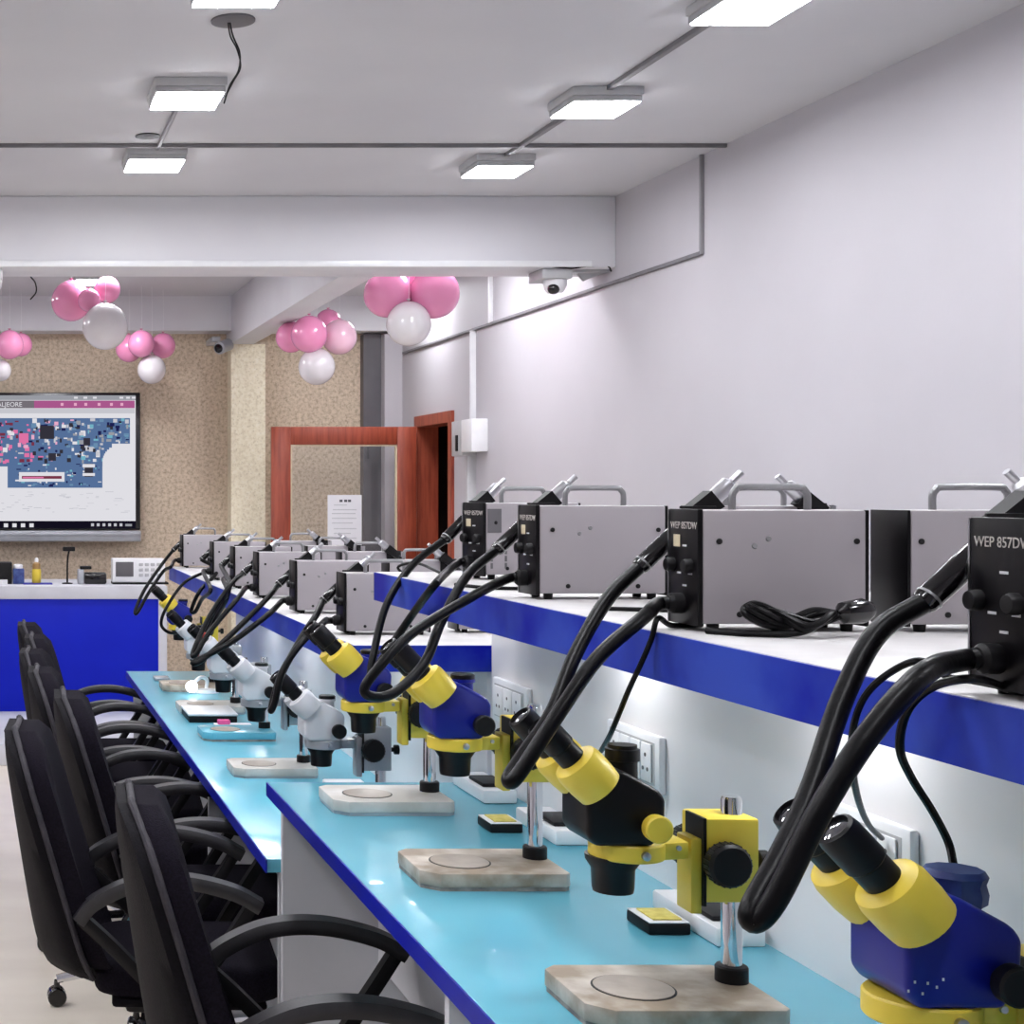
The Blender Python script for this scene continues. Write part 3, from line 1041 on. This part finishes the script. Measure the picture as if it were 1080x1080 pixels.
# cords
def cord(name, pts, r, label, cat='cord', m='rubber', plug=None):
    t = thing(name, label, cat, (0, 0, 0))
    bm = NB()
    tube(bm, pts, r, 8, 8)
    obj('cable', bm, m, t)
    if plug:
        p, d = plug
        bm = NB()
        lathe(bm, p, d, ((.004, 0), (.012, .006), (.014, .03), (.009, .04)), 12)
        obj('plug', bm, 'gloss_black', t)
    return t


zs = ZSN + .004
pts = []
for i in range(44):
    a = i / 44 * 2 * PI * 3.4
    pts.append((.868 + .052 * math.cos(a * .5 + .3) + .012 * math.sin(a), 1.655 + .014 * math.sin(a) - .004 * math.cos(2 * a), zs + .012 + .011 * math.sin(a * .5) * math.cos(a) + .0035 * (i % 3)))
pts = [(.80, 1.70, zs), (.815, 1.68, zs), (.83, 1.665, zs)]
for lap in range(3):
    o_ = .004 * lap
    pts += [(.875 + o_, 1.648 - o_, zs + .002 + .004 * lap), (.905 + o_, 1.652, zs + .014 + .004 * lap), (.925, 1.665 + o_, zs + .022), (.905, 1.675, zs + .018 + .003 * lap),
            (.868, 1.662, zs + .006 + .004 * lap), (.838 + o_, 1.655, zs + .012 + .005 * lap), (.822 + o_, 1.66, zs + .024 + .003 * lap), (.838, 1.67, zs + .032 - .003 * lap), (.86, 1.668, zs + .024)]
pts += [(.90, 1.66, zs + .012), (.93, 1.66, zs + .02)]
cord('mains_lead', pts, .0038, 'coiled black power cord with moulded plug lying on the near shelf', plug=((.925, 1.66, zs + .022), (1, .15, .1)))
cord('mains_lead', [(.83, 1.775, zs), (.79, 1.765, zs), at(694, 652, 1.735), at(687, 674, 1.73), at(676, 700, 1.735), at(663, 728, 1.75), at(652, 755, 1.78), at(643, 776, 1.82), at(634, 792, 1.9)],
     .0032, 'thin black lead hanging from the shelf behind the black microscope eyepieces')
cord('mains_lead', [(.83, 1.19, zs), (.80, 1.185, zs), at(1028, 716, 1.16), at(985, 724, 1.19), at(957, 750, 1.215), at(949, 788, 1.23), at(960, 818, 1.25), at(983, 855, 1.27), at(1000, 888, 1.28), at(1006, 914, 1.262)],
     .0034, 'black lead dropping from the nearest station to the blue camera cap')
cord('mains_lead', [(.84, 1.27, zs), (.80, 1.265, zs), at(970, 697, 1.25), at(932, 714, 1.275), at(908, 742, 1.295), at(898, 785, 1.32), at(903, 835, 1.4), at(915, 868, 1.55), at(930, 884, 1.74)],
     .003, 'thin black lead hanging left of the nearest eyepieces to the socket')
cord('mains_lead', [(.80, 2.02, zs), (.90, 1.98, zs), (1.02, 1.93, zs), (1.1, 1.9, zs)], .003, 'black lead lying flat across the near shelf behind the grey station')
cord('mains_lead', [(.80, 2.60, zs), (.79, 2.55, zs), (.765, 2.50, zs + .002), (.80, 2.45, zs), (.86, 2.42, zs)], .003, 'black lead looped on the near shelf beside the slotted station')
cord('mains_lead', [at(220, 602, 5.6), at(195, 614, 5.55), at(176, 640, 5.5), at(170, 658, 5.5), at(178, 667, 5.5), at(190, 667, 5.52)], .006,
     'thin black lead looping over the far end of the bench')
cord('mains_lead', [at(468, 606, 2.9), at(440, 594, 3.0), at(420, 598, 3.1), at(432, 608, 3.05), at(470, 618, 2.95), at(490, 628, 2.9)], .003,
     'thin black lead looping over the end of the near shelf')


# ------------------------------------------------------------------ microscopes
def microscope(label, X, Y, z, body='scope_blue', accent='yellow', arm='yellow', clamp='yellow', base='base_worn', knobc='matte_black',
               port='black', dz=0.0, dx=0.0, post_h=.24, detail=True):
    """base left edge at x=0, post at the right; dz lifts the head"""
    t = thing('microscope', label, 'microscope', (X, Y, z), 0, 'microscopes along the bench')
    d = dz
    c = .016
    w, dep = .225, .083
    outline = [(0, -dep + c * 1.6), (c * 1.6, -dep), (w - c * .5, -dep), (w, -dep + c * .5), (w, dep - c), (w - c, dep), (c, dep), (0, dep - c)]
    bm = NB()
    prism(bm, outline, .006, .027, 'z', .0025)
    b = obj('base_plate', bm, base, t)
    bm = NB()
    prism(bm, [(x * .985 + .002, y * .975) for x, y in outline], 0, .006, 'z')
    obj('base_pad', bm, 'base_side' if base != 'base_white' else 'scope_grey', b)
    bm = NB()
    lathe(bm, (.078, -.005, .0268), (0, 0, 1), ((.047, 0), (.047, .0006), (.045, .0008)), 36)
    obj('stage_ring', bm, 'matte_black', b)
    bm = NB()
    lathe(bm, (.078, -.005, .0270), (0, 0, 1), ((.0445, 0), (.0445, .0012), (.043, .0014)), 36)
    obj('stage_plate', bm, 'stage', b)
    px = .205
    bm = NB()
    lathe(bm, (px, .02, .026), (0, 0, 1), ((.0185, 0), (.0185, .018), (.017, .02)), 24)
    obj('post_foot', bm, 'matte_black', t)
    bm = NB()
    lathe(bm, (px, .02, .04), (0, 0, 1), ((.0118, 0), (.0118, post_h + d - .044), (.0105, post_h + d - .04)), 24)
    obj('post', bm, 'chrome', t)
    # focus block on the post
    bm = NB()
    box(bm, .158, .222, -.012, .048, .122 + d, .22 + d, .003)
    fb = obj('focus_block', bm, clamp, t)
    bm = NB()
    box(bm, .144, .157, -.008, .03, .108 + d, .196 + d, .002)
    obj('slide_plate', bm, clamp, t)
    bm = NB()
    box(bm, .1565, .160, -.0128, .034, .118 + d, .2205 + d)
    obj('slide_gap', bm, 'matte_black', fb, smooth=False)
    for s in (-1, 1):
        y0 = -.012 if s < 0 else .048
        bm = NB()
        n = 40
        prof = ((.012, 0), (.012, .008), (.0235, .009), (.025, .012), (.025, .026), (.022, .030), (.014, .031))
        lathe(bm, (.176, y0, .171 + d), (0, s, 0), prof, n)
        k = obj('focus_knob', bm, 'matte_black', t)
        bm = NB()
        for i in range(24):
            a = 2 * PI * i / 24
            cx_, cz_ = 0.176 + .0247 * math.cos(a), .171 + d + .0247 * math.sin(a)
            lathe(bm, (cx_, y0 + s * .012, cz_), (0, s, 0), ((.0014, 0), (.0014, .013)), 6)
        obj('knob_grip', bm, 'rubber', k)
    bm = NB()
    lathe(bm, (.222, .02, .165 + d), (1, 0, 0), ((.005, 0), (.005, .012), (.011, .014), (.011, .024)), 14)
    obj('clamp_knob', bm, 'matte_black', t)
    # arm with the ring that carries the head
    hx = .072
    bm = NB()
    prism(bm, [(hx + .02, -.026), (.138, -.016), (.138, .03), (hx + .02, .026)], .174 + d, .194 + d, 'z', .002)
    ar = obj('arm', bm, arm, t)
    bm = NB()
    lathe(bm, (hx, 0, .174 + d), (0, 0, 1), ((.041, 0), (.0425, .002), (.0425, .018), (.041, .02)), 36)
    obj('mount_ring', bm, arm, ar)
    bm = NB()
    lathe(bm, (hx + .004, -.042, .184 + d), (0, -1, 0), ((.005, 0), (.005, .005), (.003, .006)), 12)
    obj('ring_screw', bm, 'steel', ar)
    bm = NB()
    lathe(bm, (.124, -.0185, .188 + d), (0, -1, 0), ((.003, 0), (.003, .004)), 10)
    obj('arm_screw', bm, 'steel', ar)
    # head
    z0 = .194 + d
    pr = [(.036, z0), (.102, z0), (.116, z0 + .02), (.117, z0 + .054), (.110, z0 + .064), (.066, z0 + .088), (.052, z0 + .086), (.026, z0 + .054), (.026, z0 + .012)]
    pr = [(a + dx, b_) for a, b_ in pr]
    hx += dx
    bm = NB()
    prism(bm, pr, -.041, .041, 'y', .006, 3)
    hd = obj('head', bm, body, t)
    if port == 'wrapped':
        for i, (a, b_) in enumerate(((.026, .014), (.031, .021), (.037, .012), (.041, .02), (.048, .017), (.053, .023))):
            obj('worn_mark', box(NB(), a + dx, a + dx + .0016, -.0413, -.041, z0 + b_, z0 + b_ + .0022), 'ink', hd, smooth=False)
    bm = NB()
    lathe(bm, (hx, 0, .176 + d), (0, 0, -1), ((.0315, 0), (.031, .006), (.0245, .016), (.0235, .038), (.0225, .043), (.018, .044)), 28)
    obj('objective', bm, 'scope_black', t)
    for s in (-1, 1):
        bm = NB()
        lathe(bm, (.100 + dx, s * .041, z0 + .024), (0, s, 0), ((.010, 0), (.010, .006), (.0155, .008), (.016, .02), (.014, .022)), 24)
        obj('zoom_knob', bm, knobc, t)
    ax = Vector((-.69, 0, .724))
    for s in (-1, 1):
        o = Vector((.034 + dx, s * .0325, z0 + .076))
        bm = NB()
        lathe(bm, o, ax, ((.027, -.014), (.0285, 0), (.0285, .021), (.0265, .028), (.0175, .032)), 28)
        h_ = obj('eyepiece_holder', bm, accent, t)
        bm = NB()
        lathe(bm, o, ax, ((.0155, .028), (.0155, .05), (.0172, .052), (.0172, .080), (.016, .087), (.0132, .0885), (.013, .084)), 24)
        obj('eyepiece', bm, 'scope_black', h_)
        bm = NB()
        lathe(bm, o, ax, ((.0127, .0835), (.012, .0852), (.006, .0866), (.001, .0872)), 20)
        obj('eyepiece_lens', bm, 'lens', h_)
    if port == 'black':
        bm = NB()
        lathe(bm, (.088 + dx, .012, z0 + .07), (0, 0, 1), ((.017, 0), (.017, .02), (.0195, .021), (.0195, .034), (.0165, .035), (.0165, .039)), 24)
        obj('camera_port', bm, 'scope_black', t)
    elif port == 'wrapped':
        bm = NB()
        lathe(bm, (.096 + dx, .012, z0 + .056), (0, 0, 1), ((.016, 0), (.019, .012), (.023, .014), (.024, .022), (.022, .03), (.024, .036), (.021, .041)), 9)
        obj('camera_port', bm, 'navy_cloth', t)
    elif port == 'cap':
        bm = NB()
        lathe(bm, (.088 + dx, .012, z0 + .07), (0, 0, 1), ((.016, 0), (.016, .012), (.019, .013), (.019, .018)), 24)
        obj('camera_port', bm, body, t)
        bm = NB()
        lathe(bm, (.088 + dx, .012, z0 + .088), (0, 0, 1), ((.0185, 0), (.0185, .006), (.016, .008)), 24)
        obj('port_cap', bm, 'scope_black', t)
    return t


microscope('navy microscope with yellow eyepiece holders at the lower right corner', .672, 1.215, ZN, port='wrapped', dz=.012, dx=.01)
m2 = microscope('black microscope with yellow eyepiece holders over a worn beige base', .672, 1.78, ZN, body='scope_black', knobc='yellow', port='black', dx=-.016, dz=.006)
microscope('navy and yellow microscope behind the black one, on a worn base', .655, 2.385, ZN, port='cap', dz=.03)
microscope('navy and yellow microscope at the end of the raised bench, on a white base', .642, 2.92, ZN, base='base_white', port='cap', dz=.012)
W = dict(body='scope_white', accent='scope_white', arm='scope_grey', clamp='scope_grey', base='base_white', port='cap')
microscope('white microscope with grey focus block right behind the step', .675, 3.42, ZFar, dz=.02, dx=-.006, **W)
microscope('white microscope second beyond the step, over a white base plate', .65, 4.15, ZFar, dz=.01, **W)
microscope('white microscope over a turquoise topped base, third beyond the step', .65, 4.75, ZFar, dz=0.01, **{**W, 'base': 'turquoise'})
microscope('white microscope behind the dangling hoses, fourth beyond the step', .65, 5.32, ZFar, dz=.01, **W)
microscope('small navy and yellow microscope at the far end of the bench', .655, 5.9, ZFar, dz=.06, port='cap')

# ------------------------------------------------------------------ small things on the benches
def sponge_box(x, y, label):
    t = thing('sponge_tray', label, 'tray', (x, y, ZN), 0, 'sponge trays by the divider')
    obj('tray_body', box(NB(), 0, .058, -.045, .03, 0, .016, .003), 'matte_black', t)
    obj('tray_rim', box(NB(), .001, .057, -.044, .029, .016, .018, .001), 'white_plastic', t)
    obj('sponge', box(NB(), .010, .05, -.035, .02, .018, .0205, .001), 'sponge', t)


sponge_box(.898, 2.12, 'black tray with yellow sponge below the black microscope arm')
sponge_box(.885, 2.74, 'black tray with yellow sponge behind the second chrome post')


def adapter(x, y, label):
    t = thing('power_adapter', label, 'adapter', (x, y, ZN), 0, 'white blocks by the divider')
    obj('adapter_case', box(NB(), 0, .066, 0, .2, 0, .026, .004), 'white_plastic', t)
    obj('lid_strip', box(NB(), .008, .058, .03, .12, .026, .034, .003), 'matte_black', t)


adapter(.965, 2.02, 'white block with black strip behind the chrome post of the black microscope')
adapter(.965, 2.60, 'white block with black strip behind the second chrome post')
adapter(.955, 2.95, 'white block near the end of the raised bench')

t = thing('tool_case', 'flat white case with dark side at the front of the far bench', 'case', (.655, 5.15, ZFar))
obj('case_body', box(NB(), 0, .16, -.1, .1, 0, .022, .003), 'matte_black', t)
obj('case_lid', box(NB(), -.003, .163, -.103, .103, .022, .03, .003), 'white_plastic', t)
t = thing('paper_stack', 'white sheets with a pink tag on the far bench', 'papers', (.73, 4.95, ZFar))
obj('sheet', box(NB(), 0, .12, -.08, .06, 0, .006, .001), 'paper_sheet', t)
obj('pink_tag', box(NB(), .01, .05, .02, .05, .006, .02, .003), 'hot_pink', t)
t = thing('small_box', 'small white box between the posts of the white microscopes', 'box', (.80, 3.62, ZFar))
obj('box_body', box(NB(), 0, .09, -.05, .05, 0, .06, .004), 'white_plastic', t)
obj('lid', box(NB(), -.002, .092, -.052, .052, .06, .075, .004), 'paper_sheet', t)
t = thing('component_tray', 'small grey tray at the far front corner of the bench', 'tray', (.66, 6.2, ZFar))
obj('tray_body', box(NB(), 0, .06, -.04, .04, 0, .012, .003), 'scope_grey', t)
t = thing('desk_lamp', 'small bright lamp on a white base shining on the far bench', 'lamp', (.72, 5.72, ZFar))
bm = NB()
lathe(bm, (.1, .1, 0), (0, 0, 1), ((.05, 0), (.05, .012), (.012, .016)), 24)
obj('lamp_base', bm, 'white_plastic', t)
bm = NB()
tube(bm, [(.1, .1, .012), (.1, .08, .05), (.07, .03, .065), (.04, 0, .05)], .007, 8)
obj('lamp_arm', bm, 'white_plastic', t)
bm = NB()
bmesh.ops.create_uvsphere(bm, u_segments=18, v_segments=12, radius=.022, matrix=Matrix.Translation((.03, -.01, .035)))
obj('bulb', bm, 'lamp_bulb', t)
tag(obj('screwdriver', tube(NB(), [at(207, 693, 4.75), at(211, 682, 4.72), at(217, 668, 4.7)], .007, 8), 'red'),
    'red handle caught between the dangling hoses', 'tool')


# ------------------------------------------------------------------ chairs
def back_bm(x_off, thick, half, z0, z1, inset=0.0, bulge=1.0):
    """curved slab: rows up the back, columns across"""
    bm = NB()
    nu, nv = 14, 18
    grid = {}
    for side in (0, 1):
        for j in range(nv + 1):
            v = j / nv
            z = z0 + (z1 - z0) * v
            lean = -.258 - .088 * v ** .8
            # rounded outline
            hw = half * (1 - .10 * (2 * v - 1) ** 2)
            if v > .72:
                q = (v - .72) / .28
                hw *= math.sqrt(max(0, 1 - q ** 2.6 * .80))
            if v < .12:
                q = 1 - v / .12
                hw *= 1 - .18 * q ** 2
            for i in range(nu + 1):
                u = -1 + 2 * i / nu
                e = max(abs(u) ** 8, (2 * v - 1) ** 10)
                th = thick * (1 - .5 * e)
                wrap = .085 * (1 - v) ** .7 * u * u
                x = lean + wrap + x_off + (th / 2 if side else -th / 2)
                grid[(side, i, j)] = bm.verts.new((x, u * hw, z))
    for side in (0, 1):
        for j in range(nv):
            for i in range(nu):
                bm.faces.new([grid[(side, a, b)] for a, b in ((i, j), (i + 1, j), (i + 1, j + 1), (i, j + 1))])
    rim = [(i, 0) for i in range(nu)] + [(nu, j) for j in range(nv)] + [(i, nv) for i in range(nu, 0, -1)] + [(0, j) for j in range(nv, 0, -1)]
    for k in range(len(rim)):
        a, b = rim[k], rim[(k + 1) % len(rim)]
        bm.faces.new((grid[(0,) + a], grid[(0,) + b], grid[(1,) + b], grid[(1,) + a]))
    rimpts = [((grid[(0,) + r].co + grid[(1,) + r].co) / 2).copy() for r in rim]
    return bm, rimpts


def make_chair(label):
    t = thing('office_chair', label, 'chair', (0, 0, 0), 0, 'black office chairs along the bench')
    bm, _ = back_bm(.027, .076, .226, .49, .988)
    b = obj('backrest', bm, 'fabric', t, angle=60)
    bm, rp = back_bm(-.014, .034, .226, .47, .99)
    sh = obj('back_shell', bm, 'shell', t, angle=60)
    bm = NB()
    rp = [p + Vector((.0165, 0, 0)) for p in rp]
    tube(bm, rp[::2] + [rp[0]], .0068, 8, 4)
    obj('piping', bm, 'piping', sh)
    bm = NB()
    prism(bm, [(-.17, -.15), (-.12, -.185), (.19, -.2), (.235, -.16), (.235, .16), (.19, .2), (-.12, .185), (-.17, .15)], .43, .505, 'z', .026, 3)
    obj('seat', bm, 'fabric', t, angle=60)
    obj('seat_pan', box(NB(), -.13, .2, -.18, .18, .412, .432, .008), 'shell', t)
    bm = NB()
    box(bm, -.1, .1, -.075, .075, .365, .407, .01)
    obj('tilt_mechanism', bm, 'matte_black', t)
    # corrugated back support
    bm = NB()
    path = catmull([(-.07, 0, .405), (-.16, 0, .44), (-.25, 0, .50), (-.292, 0, .58), (-.30, 0, .66)], 10)
    strip(bm, path[::3], .07, .022, (0, 1, 0), 4)
    obj('back_support', bm, 'matte_black', t)
    for s in (-1, 1):
        bm = NB()
        yy = s * .228
        strip(bm, [(-.2, yy, .612), (-.165, yy, .652), (-.08, yy, .692), (.02, yy, .70), (.12, yy, .68), (.18, yy, .65)], .05, .028, (0, 1, 0), 6)
        ar = obj('armrest', bm, 'arm', t, angle=50)
        bm = NB()
        strip(bm, [(-.195, yy, .618), (-.13, yy, .56), (-.04, yy * .99, .47), (.0, yy * .93, .43)], .036, .026, (0, 1, 0), 6)
        strip(bm, [(.16, yy, .648), (.13, yy, .60), (.06, yy * .99, .49), (.03, yy * .93, .43)], .036, .024, (0, 1, 0), 6)
        box(bm, -.03, .06, min(s * .12, s * .22), max(s * .12, s * .22), .408, .432, .004)
        obj('arm_strut', bm, 'matte_black', ar, angle=50)
    bm = NB()
    lathe(bm, (0, 0, .10), (0, 0, 1), ((.028, 0), (.028, .15), (.02, .152), (.02, .27)), 18)
    obj('gas_column', bm, 'matte_black', t)
    for i in range(5):
        a = 2 * PI * i / 5 + PI + .1
        d = Vector((math.cos(a), math.sin(a), 0))
        bm = NB()
        tube(bm, [d * .02 + Vector((0, 0, .115)), d * .15 + Vector((0, 0, .105)), d * .285 + Vector((0, 0, .078))], lambda q: .021 - .008 * q, 10, 4)
        lg = obj('base_leg', bm, 'chrome', t)
        n = Vector((-d.y, d.x, 0))
        c = d * .285 + Vector((0, 0, .028))
        bm = NB()
        lathe(bm, c - n * .022, n, ((.024, 0), (.028, .004), (.028, .018), (.012, .019), (.012, .025), (.028, .026), (.028, .04), (.024, .044)), 18)
        lathe(bm, d * .285 + Vector((0, 0, .045)), (0, 0, 1), ((.012, 0), (.008, .03)), 10)
        obj('caster', bm, 'gloss_black', lg)
    return t


chairs = [
    # world x of the back's top rear edge, centre y, yaw, label
    (.585, 2.64, -.06, 'black office chair closest to us at the bottom of the picture'),
    (.40, 3.42, -.08, 'black office chair pulled back leftmost from the bench, second closest'),
    (.53, 3.96, -.03, 'black office chair behind the pulled-back one, at the step in the bench'),
    (.475, 4.50, -.05, 'black office chair next beyond the one at the step'),
    (.46, 5.02, -.08, 'black office chair third from the blue counter'),
    (.487, 5.54, -.05, 'black office chair last but one before the blue counter'),
    (.47, 6.07, -.03, 'black office chair farthest away, in front of the blue counter'),
]
ch0 = None
for x, y, a, lb in chairs:
    if ch0 is None:
        ch0 = make_chair(lb)
        ch0.location, ch0.rotation_euler = (x, y, 0), (0, 0, a)
    else:
        dup(ch0, (x, y, 0), a, lb)
